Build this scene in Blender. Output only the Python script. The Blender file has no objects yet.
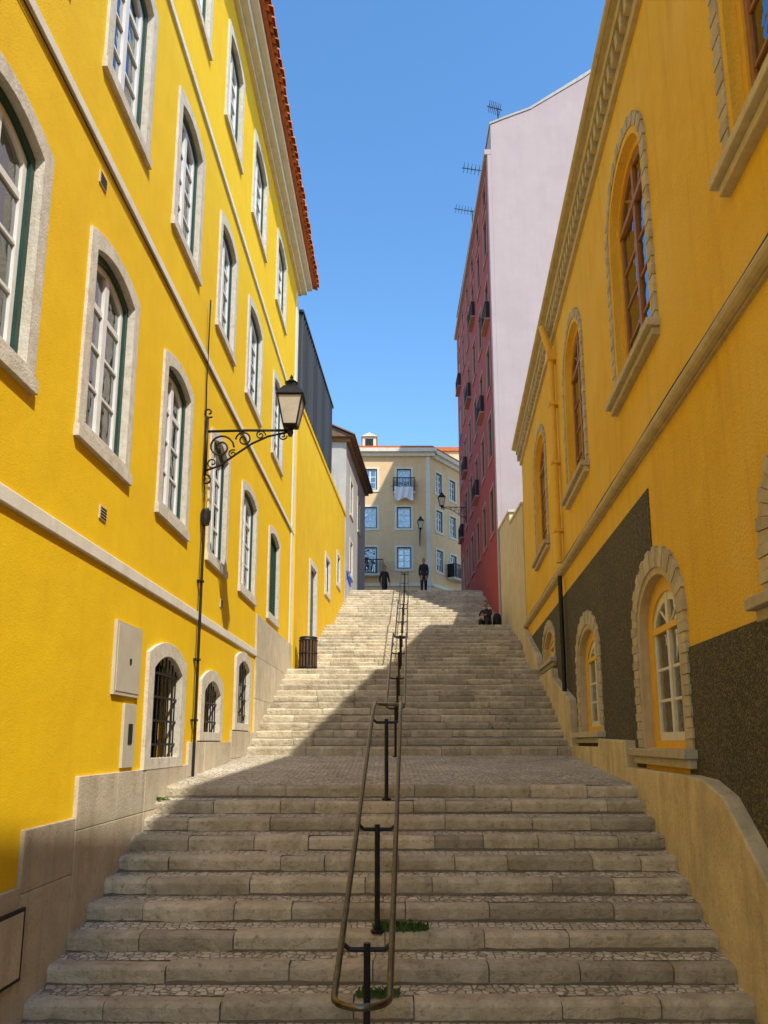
import bpy, bmesh, math, random
from math import sin, cos, pi, radians
from mathutils import Vector, geometry
random.seed(7)
scene = bpy.context.scene
scene.view_settings.view_transform = 'Standard'
scene.view_settings.look = 'None'
scene.view_settings.exposure = 0

# ------------------------------------------------------------------ materials
def nn(t, typ, **kw):
    n = t.nodes.new(typ)
    for k, v in kw.items():
        setattr(n, k, v)
    return n

def base_mat(name):
    m = bpy.data.materials.new(name)
    m.use_nodes = True
    t = m.node_tree
    b = t.nodes['Principled BSDF']
    return m, t, b

def c4(c): return (c[0], c[1], c[2], 1)

def mix_rgb(t, fac, a, b, blend='MIX'):
    n = nn(t, 'ShaderNodeMix', data_type='RGBA', blend_type=blend)
    for idx, v in ((0, fac), (6, a), (7, b)):
        if isinstance(v, (int, float)): n.inputs[idx].default_value = v
        elif isinstance(v, (tuple, list)): n.inputs[idx].default_value = c4(v)
        else: t.links.new(v, n.inputs[idx])
    return n.outputs[2]

def noise(t, vec, scale, detail=3, rough=.6):
    n = nn(t, 'ShaderNodeTexNoise')
    n.inputs['Scale'].default_value = scale
    n.inputs['Detail'].default_value = detail
    n.inputs['Roughness'].default_value = rough
    t.links.new(vec, n.inputs['Vector'])
    return n.outputs['Fac']

def ramp(t, fac, p0, p1, c0=(0, 0, 0), c1=(1, 1, 1)):
    r = nn(t, 'ShaderNodeValToRGB')
    r.color_ramp.elements[0].position = p0
    r.color_ramp.elements[1].position = p1
    r.color_ramp.elements[0].color = c4(c0)
    r.color_ramp.elements[1].color = c4(c1)
    t.links.new(fac, r.inputs[0])
    return r.outputs[0]

def mapping(t, vec, scale):
    m = nn(t, 'ShaderNodeMapping')
    m.inputs['Scale'].default_value = scale
    t.links.new(vec, m.inputs['Vector'])
    return m.outputs[0]

def surf(name, c1, c2, scale=2.5, rough=.85, bump=.15, bscale=70, streak=0.0, streakc=(.2, .17, .12),
         island=0.0, metallic=0.0, patch=0.0, patchc=(1, 1, 1), bdist=.02, spec=.3, spots=0.0, spotc=(.1, .09, .06), pscale=.55, wavy=0.0):
    m, t, b = base_mat(name)
    tc = nn(t, 'ShaderNodeTexCoord').outputs['Object']
    col = mix_rgb(t, ramp(t, noise(t, tc, scale, 4, .65), .3, .7), c1, c2)
    if patch > 0:
        f = ramp(t, noise(t, tc, pscale, 4, .6), .48, .62)
        mm = nn(t, 'ShaderNodeMath', operation='MULTIPLY'); mm.inputs[1].default_value = patch
        t.links.new(f, mm.inputs[0])
        col = mix_rgb(t, mm.outputs[0], col, patchc)
    if streak > 0:
        v = mapping(t, tc, (3.2, 3.2, .22))
        f = ramp(t, noise(t, v, 1.6, 4, .65), .5, .78)
        mm = nn(t, 'ShaderNodeMath', operation='MULTIPLY'); mm.inputs[1].default_value = streak
        t.links.new(f, mm.inputs[0])
        col = mix_rgb(t, mm.outputs[0], col, streakc)
    if spots > 0:
        f = ramp(t, noise(t, tc, 14, 4, .7), .56, .72)
        mm = nn(t, 'ShaderNodeMath', operation='MULTIPLY'); mm.inputs[1].default_value = spots
        t.links.new(f, mm.inputs[0])
        col = mix_rgb(t, mm.outputs[0], col, spotc)
    if island > 0:
        g = nn(t, 'ShaderNodeNewGeometry').outputs['Random Per Island']
        r = ramp(t, g, 0, 1, (1 - island,) * 3, (1 + island * .3, 1 + island * .25, 1 + island * .1))
        col = mix_rgb(t, 1.0, col, r, 'MULTIPLY')
    t.links.new(col, b.inputs['Base Color'])
    b.inputs['Roughness'].default_value = rough
    b.inputs['Metallic'].default_value = metallic
    b.inputs['Specular IOR Level'].default_value = spec
    if bump > 0:
        bp = nn(t, 'ShaderNodeBump')
        bp.inputs['Strength'].default_value = bump
        bp.inputs['Distance'].default_value = bdist
        t.links.new(noise(t, tc, bscale, 2, .6), bp.inputs['Height'])
        if wavy > 0:
            b2 = nn(t, 'ShaderNodeBump'); b2.inputs['Strength'].default_value = wavy; b2.inputs['Distance'].default_value = .12
            t.links.new(noise(t, tc, 1.7, 3, .5), b2.inputs['Height'])
            t.links.new(b2.outputs[0], bp.inputs['Normal'])
        t.links.new(bp.outputs[0], b.inputs['Normal'])
    return m

def cobble(name, scale, ca, cb, joint, jw=.09):
    m, t, b = base_mat(name)
    tc = nn(t, 'ShaderNodeTexCoord').outputs['Object']
    tc = mapping(t, tc, (1, 1, .3))
    v = nn(t, 'ShaderNodeTexVoronoi', feature='DISTANCE_TO_EDGE')
    v.inputs['Scale'].default_value = scale; v.inputs['Randomness'].default_value = .7
    t.links.new(tc, v.inputs['Vector'])
    v2 = nn(t, 'ShaderNodeTexVoronoi', feature='F1')
    v2.inputs['Scale'].default_value = scale; v2.inputs['Randomness'].default_value = .7
    t.links.new(tc, v2.inputs['Vector'])
    sp = nn(t, 'ShaderNodeSeparateColor'); t.links.new(v2.outputs['Color'], sp.inputs[0])
    col = mix_rgb(t, sp.outputs[0], ca, cb)
    big = ramp(t, noise(t, tc, .9, 4, .65), .3, .72, (.66, .63, .57), (1.1, 1.08, 1.05))
    col = mix_rgb(t, 1.0, col, big, 'MULTIPLY')
    j = ramp(t, v.outputs['Distance'], .01, jw)
    col = mix_rgb(t, j, joint, col)
    t.links.new(col, b.inputs['Base Color'])
    b.inputs['Roughness'].default_value = .7
    bp = nn(t, 'ShaderNodeBump'); bp.inputs['Strength'].default_value = .8; bp.inputs['Distance'].default_value = .02
    t.links.new(j, bp.inputs['Height']); t.links.new(bp.outputs[0], b.inputs['Normal'])
    return m

def pebble(name):
    m, t, b = base_mat(name)
    tc = nn(t, 'ShaderNodeTexCoord').outputs['Object']
    v = nn(t, 'ShaderNodeTexVoronoi', feature='F1'); v.inputs['Scale'].default_value = 52
    t.links.new(tc, v.inputs['Vector'])
    sp = nn(t, 'ShaderNodeSeparateColor'); t.links.new(v.outputs['Color'], sp.inputs[0])
    col = mix_rgb(t, ramp(t, sp.outputs[0], .4, 1), (.042, .042, .022), (.15, .135, .075))
    col = mix_rgb(t, ramp(t, noise(t, tc, .8, 4), .35, .7), col, mix_rgb(t, 1.0, col, (1.4, 1.3, 1.1), 'MULTIPLY'))
    t.links.new(col, b.inputs['Base Color'])
    b.inputs['Roughness'].default_value = .8
    bp = nn(t, 'ShaderNodeBump'); bp.inputs['Strength'].default_value = 1; bp.inputs['Distance'].default_value = .014
    bp.invert = True
    t.links.new(v.outputs['Distance'], bp.inputs['Height']); t.links.new(bp.outputs[0], b.inputs['Normal'])
    return m

def glassmat(name, tint=(.75, .8, .82), base=.14):
    m = bpy.data.materials.new(name); m.use_nodes = True
    t = m.node_tree
    for n in list(t.nodes): t.nodes.remove(n)
    out = nn(t, 'ShaderNodeOutputMaterial')
    tr = nn(t, 'ShaderNodeBsdfTransparent'); tr.inputs[0].default_value = c4(tint)
    gl = nn(t, 'ShaderNodeBsdfGlossy'); gl.inputs['Roughness'].default_value = .03
    gl.inputs['Color'].default_value = (.95, .97, 1, 1)
    tc = nn(t, 'ShaderNodeTexCoord').outputs['Object']
    bp = nn(t, 'ShaderNodeBump'); bp.inputs['Strength'].default_value = .35; bp.inputs['Distance'].default_value = .07
    t.links.new(noise(t, tc, 2.2, 2), bp.inputs['Height']); t.links.new(bp.outputs[0], gl.inputs['Normal'])
    lw = nn(t, 'ShaderNodeFresnel'); lw.inputs['IOR'].default_value = 1.6
    ad = nn(t, 'ShaderNodeMath', operation='ADD'); ad.use_clamp = True
    ad.inputs[1].default_value = base; t.links.new(lw.outputs[0], ad.inputs[0])
    mx = nn(t, 'ShaderNodeMixShader')
    t.links.new(ad.outputs[0], mx.inputs[0]); t.links.new(tr.outputs[0], mx.inputs[1]); t.links.new(gl.outputs[0], mx.inputs[2])
    t.links.new(mx.outputs[0], out.inputs[0])
    return m

def slats(name):
    m, t, b = base_mat(name)
    tc = nn(t, 'ShaderNodeTexCoord').outputs['Object']
    w = nn(t, 'ShaderNodeTexWave', wave_type='BANDS', bands_direction='Y'); w.inputs['Scale'].default_value = 2.0
    t.links.new(tc, w.inputs['Vector'])
    col = mix_rgb(t, ramp(t, w.outputs['Fac'], .3, .6), (.015, .02, .026), (.035, .045, .06))
    t.links.new(col, b.inputs['Base Color'])
    b.inputs['Roughness'].default_value = .6
    return m

M = {}
M['yel'] = surf('yellow_render_smooth', (.90, .575, .006), (.85, .52, .005), 1.2, .75, .2, 60, streak=.22, streakc=(.66, .38, .008), patch=.28, patchc=(.80, .475, .008), pscale=.8, wavy=.12, spots=.06, spotc=(.5, .3, .02))
M['yelr'] = surf('yellow_render_rough', (.89, .565, .055), (.81, .485, .035), 2.2, .85, 1.0, 38, streak=.5, streakc=(.62, .34, .03), patch=.4, patchc=(.93, .66, .15), wavy=.25, spots=.12, spotc=(.5, .3, .05))
M['yel2'] = surf('yellow_render_far', (.80, .50, .012), (.72, .43, .012), 1.5, .85, .15, 60, streak=.3, streakc=(.5, .31, .05))
M['yframe'] = surf('yellow_painted_wood', (.86, .52, .06), (.78, .44, .04), 6, .5, .08, 60)
M['stone'] = surf('limestone_surround', (.73, .67, .55), (.56, .50, .38), 7, .8, .35, 45, streak=.4, streakc=(.34, .30, .22), spots=.45, spotc=(.3, .27, .2))
M['band'] = surf('painted_band', (.80, .75, .62), (.70, .65, .52), 4, .8, .1, 60, streak=.4, streakc=(.46, .40, .27))
M['plinth'] = surf('stone_plinth', (.68, .59, .43), (.52, .44, .30), 3, .85, .35, 30, streak=.55, streakc=(.34, .27, .18), island=.14, spots=.4, spotc=(.25, .2, .13))
M['rplinth'] = surf('weathered_plaster', (.80, .66, .39), (.60, .48, .27), 2.2, .9, .6, 24, streak=.7, streakc=(.32, .25, .15), patch=.5, patchc=(.46, .38, .24), spots=.45, spotc=(.3, .24, .15), wavy=.2)
M['rtrim'] = surf('grey_voussoirs', (.64, .57, .42), (.48, .42, .30), 9, .85, .3, 40, island=.22, spots=.3, spotc=(.28, .24, .17))
M['mould'] = surf('painted_moulding', (.62, .52, .32), (.48, .40, .24), 5, .8, .2, 50, streak=.4)
M['step'] = surf('worn_step_stone', (.75, .66, .49), (.50, .425, .29), 4.5, .75, .9, 18, island=.28, patch=.5, patchc=(.37, .30, .19), bdist=.03, spots=.75, spotc=(.22, .18, .11), pscale=1.3, streak=.35, streakc=(.25, .20, .13))
M['cob'] = cobble('limestone_cobbles', 13, (.86, .79, .63), (.58, .51, .38), (.25, .21, .135))
M['cob2'] = cobble('street_cobbles', 9, (.40, .36, .28), (.28, .25, .19), (.10, .09, .07))
M['dirt'] = surf('dirt_ground', (.22, .18, .12), (.14, .12, .08), 1.2, .95, .4, 12)
M['pebble'] = pebble('dark_pebbledash')
M['green'] = surf('dark_green_paint', (.012, .045, .035), (.02, .06, .045), 5, .4, .05)
M['white'] = surf('white_paint_wood', (.80, .79, .74), (.72, .70, .64), 8, .45, .05)
M['glass'] = glassmat('window_glass')
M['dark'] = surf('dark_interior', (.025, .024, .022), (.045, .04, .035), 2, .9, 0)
M['curtain'] = surf('net_curtain', (.62, .60, .55), (.5, .48, .44), 3, .9, .2, 9)
M['black'] = surf('black_iron', (.014, .014, .014), (.03, .028, .025), 12, .45, .1, 80, metallic=.3)
M['bronze'] = surf('worn_metal_rail', (.20, .17, .115), (.10, .085, .055), 14, .26, .06, 90, metallic=.85)
M['tile'] = surf('terracotta_tile', (.70, .22, .07), (.50, .14, .045), 5, .8, .2, 30, island=.3)
M['tile2'] = surf('old_roof_tile', (.26, .15, .10), (.16, .10, .07), 4, .9, .3, 20, island=.35)
M['beige'] = surf('beige_render', (.82, .57, .31), (.74, .50, .26), 1.5, .85, .1, 40, streak=.25, streakc=(.5, .35, .2))
M['red'] = surf('red_render', (.42, .075, .06), (.34, .06, .05), 2, .85, .1, 40, streak=.2)
M['redtrim'] = surf('dull_red_trim', (.46, .24, .20), (.38, .19, .16), 4, .85, .1, 40)
M['pink'] = surf('pink_render', (.475, .385, .375), (.43, .345, .34), .8, .9, .1, 40, streak=.25, streakc=(.35, .28, .275), patch=.3, patchc=(.40, .32, .31))
M['grey'] = surf('grey_render', (.50, .48, .44), (.40, .38, .35), 1.2, .9, .1, 40, streak=.5)
M['cream'] = surf('cream_render', (.74, .64, .38), (.62, .52, .3), 1.5, .9, .2, 40, streak=.4)
M['slat'] = slats('dark_metal_slats')
M['brown'] = surf('brown_window_wood', (.30, .13, .05), (.40, .19, .07), 8, .5, .1)
M['panel'] = surf('grey_metal_panel', (.58, .53, .40), (.50, .45, .33), 4, .5, .05)
M['lampglass'] = surf('frosted_lamp_glass', (.62, .55, .42), (.5, .44, .34), 6, .25, .05)
M['grass'] = surf('weeds', (.05, .11, .02), (.09, .15, .03), 20, .7, 0)
M['cloth'] = surf('white_laundry', (.78, .78, .78), (.7, .7, .72), 8, .9, .1, 20)
M['blue'] = surf('blue_spray_paint', (.03, .06, .35), (.04, .09, .42), 8, .6, 0)
M['wood'] = surf('slat_wood', (.12, .07, .035), (.07, .045, .025), 12, .7, .2)
M['shutter'] = surf('green_shutter', (.015, .07, .035), (.025, .09, .045), 8, .5, .1)

# ------------------------------------------------------------------ builders
class Frame:
    def __init__(s, ox, oy, ux, uy, nx, ny):
        s.a = (ox, oy, ux, uy, nx, ny)
    def p(s, u, z, n):
        ox, oy, ux, uy, nx, ny = s.a
        return (ox + ux * u + nx * n, oy + uy * u + ny * n, z)

def empty(name):
    e = bpy.data.objects.new(name, None)
    scene.collection.objects.link(e)
    return e

class MB:
    def __init__(s, name, parent=None):
        s.name, s.parent = name, parent
        s.v, s.f, s.m, s.mats = [], [], [], []
    def mi(s, key):
        if key not in s.mats: s.mats.append(key)
        return s.mats.index(key)
    def add(s, vs, fs, key):
        o = len(s.v); k = s.mi(key)
        s.v += [tuple(v) for v in vs]
        for f in fs:
            s.f.append([i + o for i in f]); s.m.append(k)
    def prism(s, F, outer, holes, n0, n1, key):
        loops = [outer] + list(holes)
        tris = geometry.tessellate_polygon([[Vector((x, y, 0)) for x, y in l] for l in loops])
        flat = [q for l in loops for q in l]; N = len(flat)
        vs = [F.p(x, y, n0) for x, y in flat] + [F.p(x, y, n1) for x, y in flat]
        fs = [list(t) for t in tris] + [[i + N for i in reversed(t)] for t in tris]
        o = 0
        for l in loops:
            L = len(l)
            for i in range(L):
                j = (i + 1) % L
                fs.append([o + i, o + j, o + j + N, o + i + N])
            o += L
        s.add(vs, fs, key)
    def rect(s, F, u0, u1, z0, z1, n0, n1, key):
        vs = [F.p(u, z, n) for n in (n0, n1) for (u, z) in ((u0, z0), (u1, z0), (u1, z1), (u0, z1))]
        s.add(vs, [[0, 1, 2, 3], [7, 6, 5, 4], [0, 4, 5, 1], [1, 5, 6, 2], [2, 6, 7, 3], [3, 7, 4, 0]], key)
    def box(s, x0, x1, y0, y1, z0, z1, key):
        s.rect(Frame(0, 0, 1, 0, 0, 1), x0, x1, z0, z1, y0, y1, key)
    def tube(s, path, r, key, seg=10, closed=False):
        P = [Vector(p) for p in path]; n = len(P)
        R = r if isinstance(r, (list, tuple)) else [r] * n
        vs = []; prev = None
        for i in range(n):
            if closed: t = P[(i + 1) % n] - P[i - 1]
            else: t = P[min(i + 1, n - 1)] - P[max(i - 1, 0)]
            t.normalize()
            if prev is None:
                ref = Vector((0, 0, 1)) if abs(t.z) < .9 else Vector((1, 0, 0))
                a = t.cross(ref).normalized()
            else:
                a = (prev - t * prev.dot(t)).normalized()
            prev = a; b = t.cross(a)
            for k in range(seg):
                an = 2 * pi * k / seg
                vs.append(P[i] + (a * cos(an) + b * sin(an)) * R[i])
        fs = []
        for i in range(n if closed else n - 1):
            j = (i + 1) % n
            for k in range(seg):
                l = (k + 1) % seg
                fs.append([i * seg + k, i * seg + l, j * seg + l, j * seg + k])
        if not closed:
            fs.append(list(range(seg))[::-1]); fs.append([(n - 1) * seg + k for k in range(seg)])
        s.add(vs, fs, key)
    def lathe(s, cx, cy, prof, key, seg=12, rot=0):
        vs = []
        for r, z in prof:
            for k in range(seg):
                a = 2 * pi * k / seg + rot
                vs.append((cx + r * cos(a), cy + r * sin(a), z))
        fs = []
        for i in range(len(prof) - 1):
            for k in range(seg):
                l = (k + 1) % seg
                fs.append([i * seg + k, i * seg + l, (i + 1) * seg + l, (i + 1) * seg + k])
        fs.append(list(range(seg))[::-1]); fs.append([(len(prof) - 1) * seg + k for k in range(seg)])
        s.add(vs, fs, key)
    def finish(s, smooth=False, bevel=0, recalc=True):
        me = bpy.data.meshes.new(s.name)
        me.from_pydata(s.v, [], s.f)
        for k in s.mats: me.materials.append(M[k] if isinstance(k, str) else k)
        me.polygons.foreach_set('material_index', s.m)
        if recalc:
            bm = bmesh.new(); bm.from_mesh(me)
            bmesh.ops.recalc_face_normals(bm, faces=bm.faces)
            bm.to_mesh(me); bm.free()
        if smooth:
            me.polygons.foreach_set('use_smooth', [True] * len(me.polygons))
        ob = bpy.data.objects.new(s.name, me)
        scene.collection.objects.link(ob)
        if s.parent: ob.parent = s.parent
        if bevel:
            bv = ob.modifiers.new('Bevel', 'BEVEL'); bv.width = bevel; bv.segments = 2; bv.limit_method = 'ANGLE'
            bv.harden_normals = False
        return ob

def arch(c, hw, z0, zs, rise, k=14):
    pts = [(c - hw, z0), (c + hw, z0)]
    if rise <= 0:
        return pts + [(c + hw, zs), (c - hw, zs)]
    for i in range(k + 1):
        if rise < hw * .5:
            q = 1 - 2 * i / k
            pts.append((c + hw * q, zs + rise * (1 - q * q)))
        else:
            pts.append((c + hw * cos(pi * i / k), zs + rise * sin(pi * i / k)))
    return pts

def path_arch(c, hw, z0, zs, rise, o, t):
    L1 = zs - z0; La = pi * (hw + rise) / 2; T = 2 * L1 + La; d = t * T
    if d < L1: return (c - hw - o, z0 + d)
    if d > L1 + La: return (c + hw + o, zs - (d - L1 - La))
    a = pi * (1 - (d - L1) / La)
    return (c + (hw + o) * cos(a), zs + (rise + o) * sin(a))

def rng(a, b): return a + random.random() * (b - a)

# ================================================================= LEFT BUILDING
FL = Frame(-3.04, 0, .0166, 1, 1, 0)
LB = empty('yellow_apartment_building')
LEND = 21.9
trim = MB('stone_window_surrounds', LB); fr = MB('window_frames', LB); gl = MB('window_glass', LB)
cu = MB('curtains', LB); holes = []

def lwindow(F, c, hw, z0, z1, trim, fr, gl, cu, holes, st=.165, rise=.14, rows=4, shutter=False, tk='stone', outerk='green', sashk='white', sc=1.0, cur=True):
    zs = z1 - rise
    trim.prism(F, arch(c, hw, z0, zs, rise), [arch(c, hw - st, z0 + st, zs - st * .9, rise)], -.16, .03, tk)
    trim.rect(F, c - hw - .02, c + hw + .02, z0 - .03, z0 + .09, -.02, .055, tk)
    holes.append(arch(c, hw - .03, z0 + .03, zs - .03, rise))
    i0 = st - .012
    a = st + .065 * sc
    fr.prism(F, arch(c, hw - i0, z0 + i0, zs - i0 * .9, rise), [arch(c, hw - a, z0 + a, zs - a * .95, rise)], -.15, -.05, outerk)
    if shutter:
        h = hw - a
        fr.prism(F, arch(c, h + .01, z0 + a, zs - a * .95, rise), [], -.125, -.11, 'shutter')
        z = z0 + a + .05
        while z < zs - a:
            fr.rect(F, c - h + .06, c - .04, z, z + .04, -.11, -.08, 'shutter')
            fr.rect(F, c + .04, c + h - .06, z, z + .04, -.11, -.08, 'shutter')
            z += .075
        fr.rect(F, c - .04, c + .04, z0 + a, zs - a, -.11, -.07, 'shutter')
        return
    b = a + .055 * sc
    fr.prism(F, arch(c, hw - a + .01, z0 + a - .01, zs - a * .95, rise), [arch(c, hw - b, z0 + b, zs - b, rise)], -.14, -.085, sashk)
    fr.rect(F, c - .05 * sc, c + .05 * sc, z0 + b - .02, zs + rise - b, -.135, -.078, sashk)
    H = (z1 - b) - (z0 + b)
    for r in range(1, rows):
        zz = z0 + b + H * r / rows
        w = .016 if r != rows - 1 else .032
        fr.rect(F, c - hw + b - .01, c + hw - b + .01, zz - w, zz + w, -.133, -.092, sashk)
    gl.prism(F, arch(c, hw - b + .02, z0 + b - .02, zs - b + .01, rise), [], -.121, -.115, 'glass')
    if cur and random.random() < .8:
        h = hw - st - .03
        full = random.random() < .4
        drop = z0 + st + (0 if random.random() < .6 else H * rng(.2, .6))
        for sgn in (-1, 1):
            w = h if full else h * rng(.3, .75)
            u0 = c + sgn * h; n = 14; vs = []; fs = []
            for i in range(n + 1):
                u = u0 - sgn * w * i / n
                nn_ = -.24 + .022 * sin(i * 2.1 + c)
                vs += [F.p(u, drop, nn_), F.p(u, z1 - .1, nn_)]
            for i in range(n): fs.append([2 * i, 2 * i + 2, 2 * i + 3, 2 * i + 1])
            cu.add(vs, fs, 'curtain')

cols = [3.0, 5.25, 7.57, 10.03, 12.6, 15.3, 18.55]
for z0, z1 in ((2.87, 5.2), (6.93, 9.22), (11.0, 13.15)):
    for i, c in enumerate([-2.0, .5] + cols):
        hw = .72 if c < 14 else .86
        lwindow(FL, c, hw, z0, z1, trim, fr, gl, cu, holes, shutter=(z0 < 3 and c > 18))
# basement windows
def basement(c, hw, z0, z1, rise, st=.22, bars=True):
    zs = z1 - rise
    trim.prism(FL, arch(c, hw, z0, zs, rise), [arch(c, hw - st, z0 + st * .6, zs - st * .8, rise)], -.16, .045, 'stone')
    holes.append(arch(c, hw - .03, z0 + .03, zs - .03, rise))
    h = hw - st
    if bars:
        nb = max(4, int(h * 2 / .14))
        for i in range(nb):
            u = c - h + (i + .5) * 2 * h / nb
            q = (u - c) / h
            fr.tube([FL.p(u, z0 + st * .6 - .02, -.03), FL.p(u, zs - st * .8 + rise * (1 - q * q) + .02, -.03)], .011, 'black', 6)
        z = z0 + st * .6 + .15
        while z < zs - st:
            fr.rect(FL, c - h - .02, c + h + .02, z, z + .03, -.045, -.02, 'black'); z += .3
basement(10.15, .84, -.33, 1.28, .2)
basement(12.62, .76, .02, 1.15, .2)
basement(15.15, .76, .22, 1.74, .16)
wall = MB('facade_wall', LB)
wall.prism(FL, [(-8, -3), (LEND, -3), (LEND, 14.1), (-8, 14.1)], holes, -.32, 0, 'yel')
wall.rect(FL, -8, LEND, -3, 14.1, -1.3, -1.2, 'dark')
wall.rect(FL, -8, -7.7, -3, 14.1, -9, -.33, 'yel'); wall.rect(FL, LEND - .3, LEND - .002, -3, 14.1, -9, -.33, 'yel')
wall.rect(FL, -8, LEND, -3, 14.1, -9.3, -9.02, 'yel')
wall.finish()
bands = MB('string_courses', LB)
bands.rect(FL, -8, 16.45, 1.80, 1.94, -.01, .04, 'band')
bands.rect(FL, -8, LEND + .05, 5.97, 6.09, -.01, .04, 'band')
bands.rect(FL, -8, LEND + .05, 9.74, 9.86, -.01, .04, 'band')
bands.rect(FL, LEND - .45, LEND + .02, 2.72, 5.965, -.01, .025, 'band')
bands.rect(FL, LEND - .45, LEND + .02, 6.095, 9.735, -.01, .025, 'band')
bands.rect(FL, LEND - .45, LEND + .02, 9.865, 13.6, -.01, .025, 'band')
bands.rect(FL, -8, LEND + .1, 13.76, 13.85, -.01, .1, 'band')
bands.rect(FL, -8, LEND + .2, 13.85, 14.05, -.01, .25, 'band')
bands.rect(FL, -8, LEND + .3, 14.05, 14.2, -.3, .40, 'band')
bands.finish(bevel=.012)
pl = MB('stone_plinth', LB)
prof = [(-8, -1.14), (6.45, -1.14), (6.45, -.70), (7.45, -.70), (7.45, -.32), (11.3, -.32), (11.3, .0), (14.2, .0), (14.2, .2), (16.4, .2), (16.4, 2.72), (LEND + .01, 2.72)]
for i in range(0, len(prof) - 1, 2):
    u0, u1, zt = prof[i][0], prof[i + 1][0], prof[i][1]
    u = u0
    while u < u1 - .01:
        w = min(rng(.75, 1.1), u1 - u)
        if u1 - u - w < .3: w = u1 - u
        rows_ = [(-1, .9), (.9, 1.8), (1.8, zt)]
        if zt < 2:
            rows_ = [(-3, zt - .5), (zt - .5, zt)]
        for (za, zb) in rows_:
            pl.rect(FL, u + .004, u + w - .004, za + .004, zb - .002, -.01, .034 + rng(0, .006), 'plinth')
        u += w
pl.rect(FL, -8, LEND, -3, -1.2, -.01, .026, 'plinth')
pl.finish(bevel=.006)
trim.finish(bevel=.012)
fr.finish(); gl.finish(); cu.finish(smooth=True)
# roof
rf = MB('tiled_roof', LB)
u = -8
while u < LEND + .35:
    jj = rng(-.02, .02)
    p0 = FL.p(u, 14.27, .62 + jj); p1 = FL.p(u, 15.4, -2.0)
    vs = []
    for (p, rr) in ((p0, .105), (p1, .085)):
        for k in range(7):
            a = pi * k / 6
            vs.append((p[0], p[1] + rr * cos(a), p[2] + rr * sin(a)))
    fs = [[k, k + 1, k + 8, k + 7] for k in range(6)] + [[0, 1, 2, 3, 4, 5, 6]]
    rf.add(vs, fs, 'tile')
    p0 = FL.p(u + .12, 14.25, .57 + jj); p1 = FL.p(u + .12, 15.37, -2.0); vs = []
    for (p, rr) in ((p0, .1), (p1, .1)):
        for k in range(7):
            a = -pi * k / 6
            vs.append((p[0], p[1] + rr * cos(a), p[2] + .02 + rr * sin(a) * .8))
    rf.add(vs, [[k, k + 1, k + 8, k + 7] for k in range(6)], 'tile')
    u += .24
rf.add([FL.p(-8, 14.22, .5), FL.p(LEND + .3, 14.22, .5), FL.p(LEND + .3, 17.4, -5), FL.p(-8, 17.4, -5), FL.p(-8, 14.22, -9.4), FL.p(LEND + .3, 14.22, -9.4)],
       [[0, 1, 2, 3], [3, 2, 5, 4], [0, 3, 4], [1, 5, 2], [0, 4, 5, 1]], 'tile')
rf.finish(recalc=True)
# fittings
ft = MB('wall_fittings', LB)
ft.rect(FL, 8.2, 9.02, .5, 1.3, 0, .035, 'panel'); ft.rect(FL, 8.24, 8.98, .54, 1.26, .035, .042, 'panel')
ft.rect(FL, 8.6, 8.98, -.28, .42, 0, .03, 'panel'); ft.rect(FL, 8.74, 8.86, -.02, .2, .03, .04, 'black')
ft.rect(FL, 8.62, 8.67, .86, .92, .042, .05, 'black')
ft.rect(FL, 5.75, 6.52, -1.85, -1.3, .04, .06, 'black'); ft.rect(FL, 5.79, 6.48, -1.82, -1.33, .06, .066, 'plinth')
for (c, z) in ((7.65, 2.32), (7.05, 5.72), (13.1, 2.35)):
    ft.rect(FL, c - .09, c + .09, z - .07, z + .07, 0, .015, 'mould')
    for k in range(4): ft.rect(FL, c - .075, c + .075, z - .055 + k * .032, z - .043 + k * .032, .015, .02, 'black')
ft.tube([FL.p(11.5, -.5, .06), FL.p(11.5, 3.35, .06)], .022, 'black', 10)
ft.lathe(*FL.p(11.5, 0, .08)[:2], [(.06, 3.3), (.075, 3.4), (.075, 3.52), (.05, 3.56)], 'black')
ft.tube([FL.p(11.5, 3.5, .05), FL.p(11.52, 4.2, .03), FL.p(11.4, 5.6, .03), FL.p(11.3, 7.0, .06)], .012, 'black', 6)
for z in (0.3, 1.2, 2.4): ft.rect(FL, 11.45, 11.55, z, z + .03, 0, .09, 'black')
ft.tube([FL.p(D, 5.93 + .008 * sin(D * 2.3), .025) for D in [-6 + k * .7 for k in range(40)]], .007, 'black', 5)
ft.finish()

# ================================================================= RIGHT BUILDING
FR = Frame(2.60, 0, .0844, 1, -1, 0)
RB = empty('yellow_arched_window_building')
REND = 25.0
holesR = []
tr = MB('arch_voussoirs', RB); rf_ = MB('window_frames', RB); rg = MB('window_glass', RB); sl = MB('window_sills', RB); rc = MB('blinds', RB)

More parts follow.
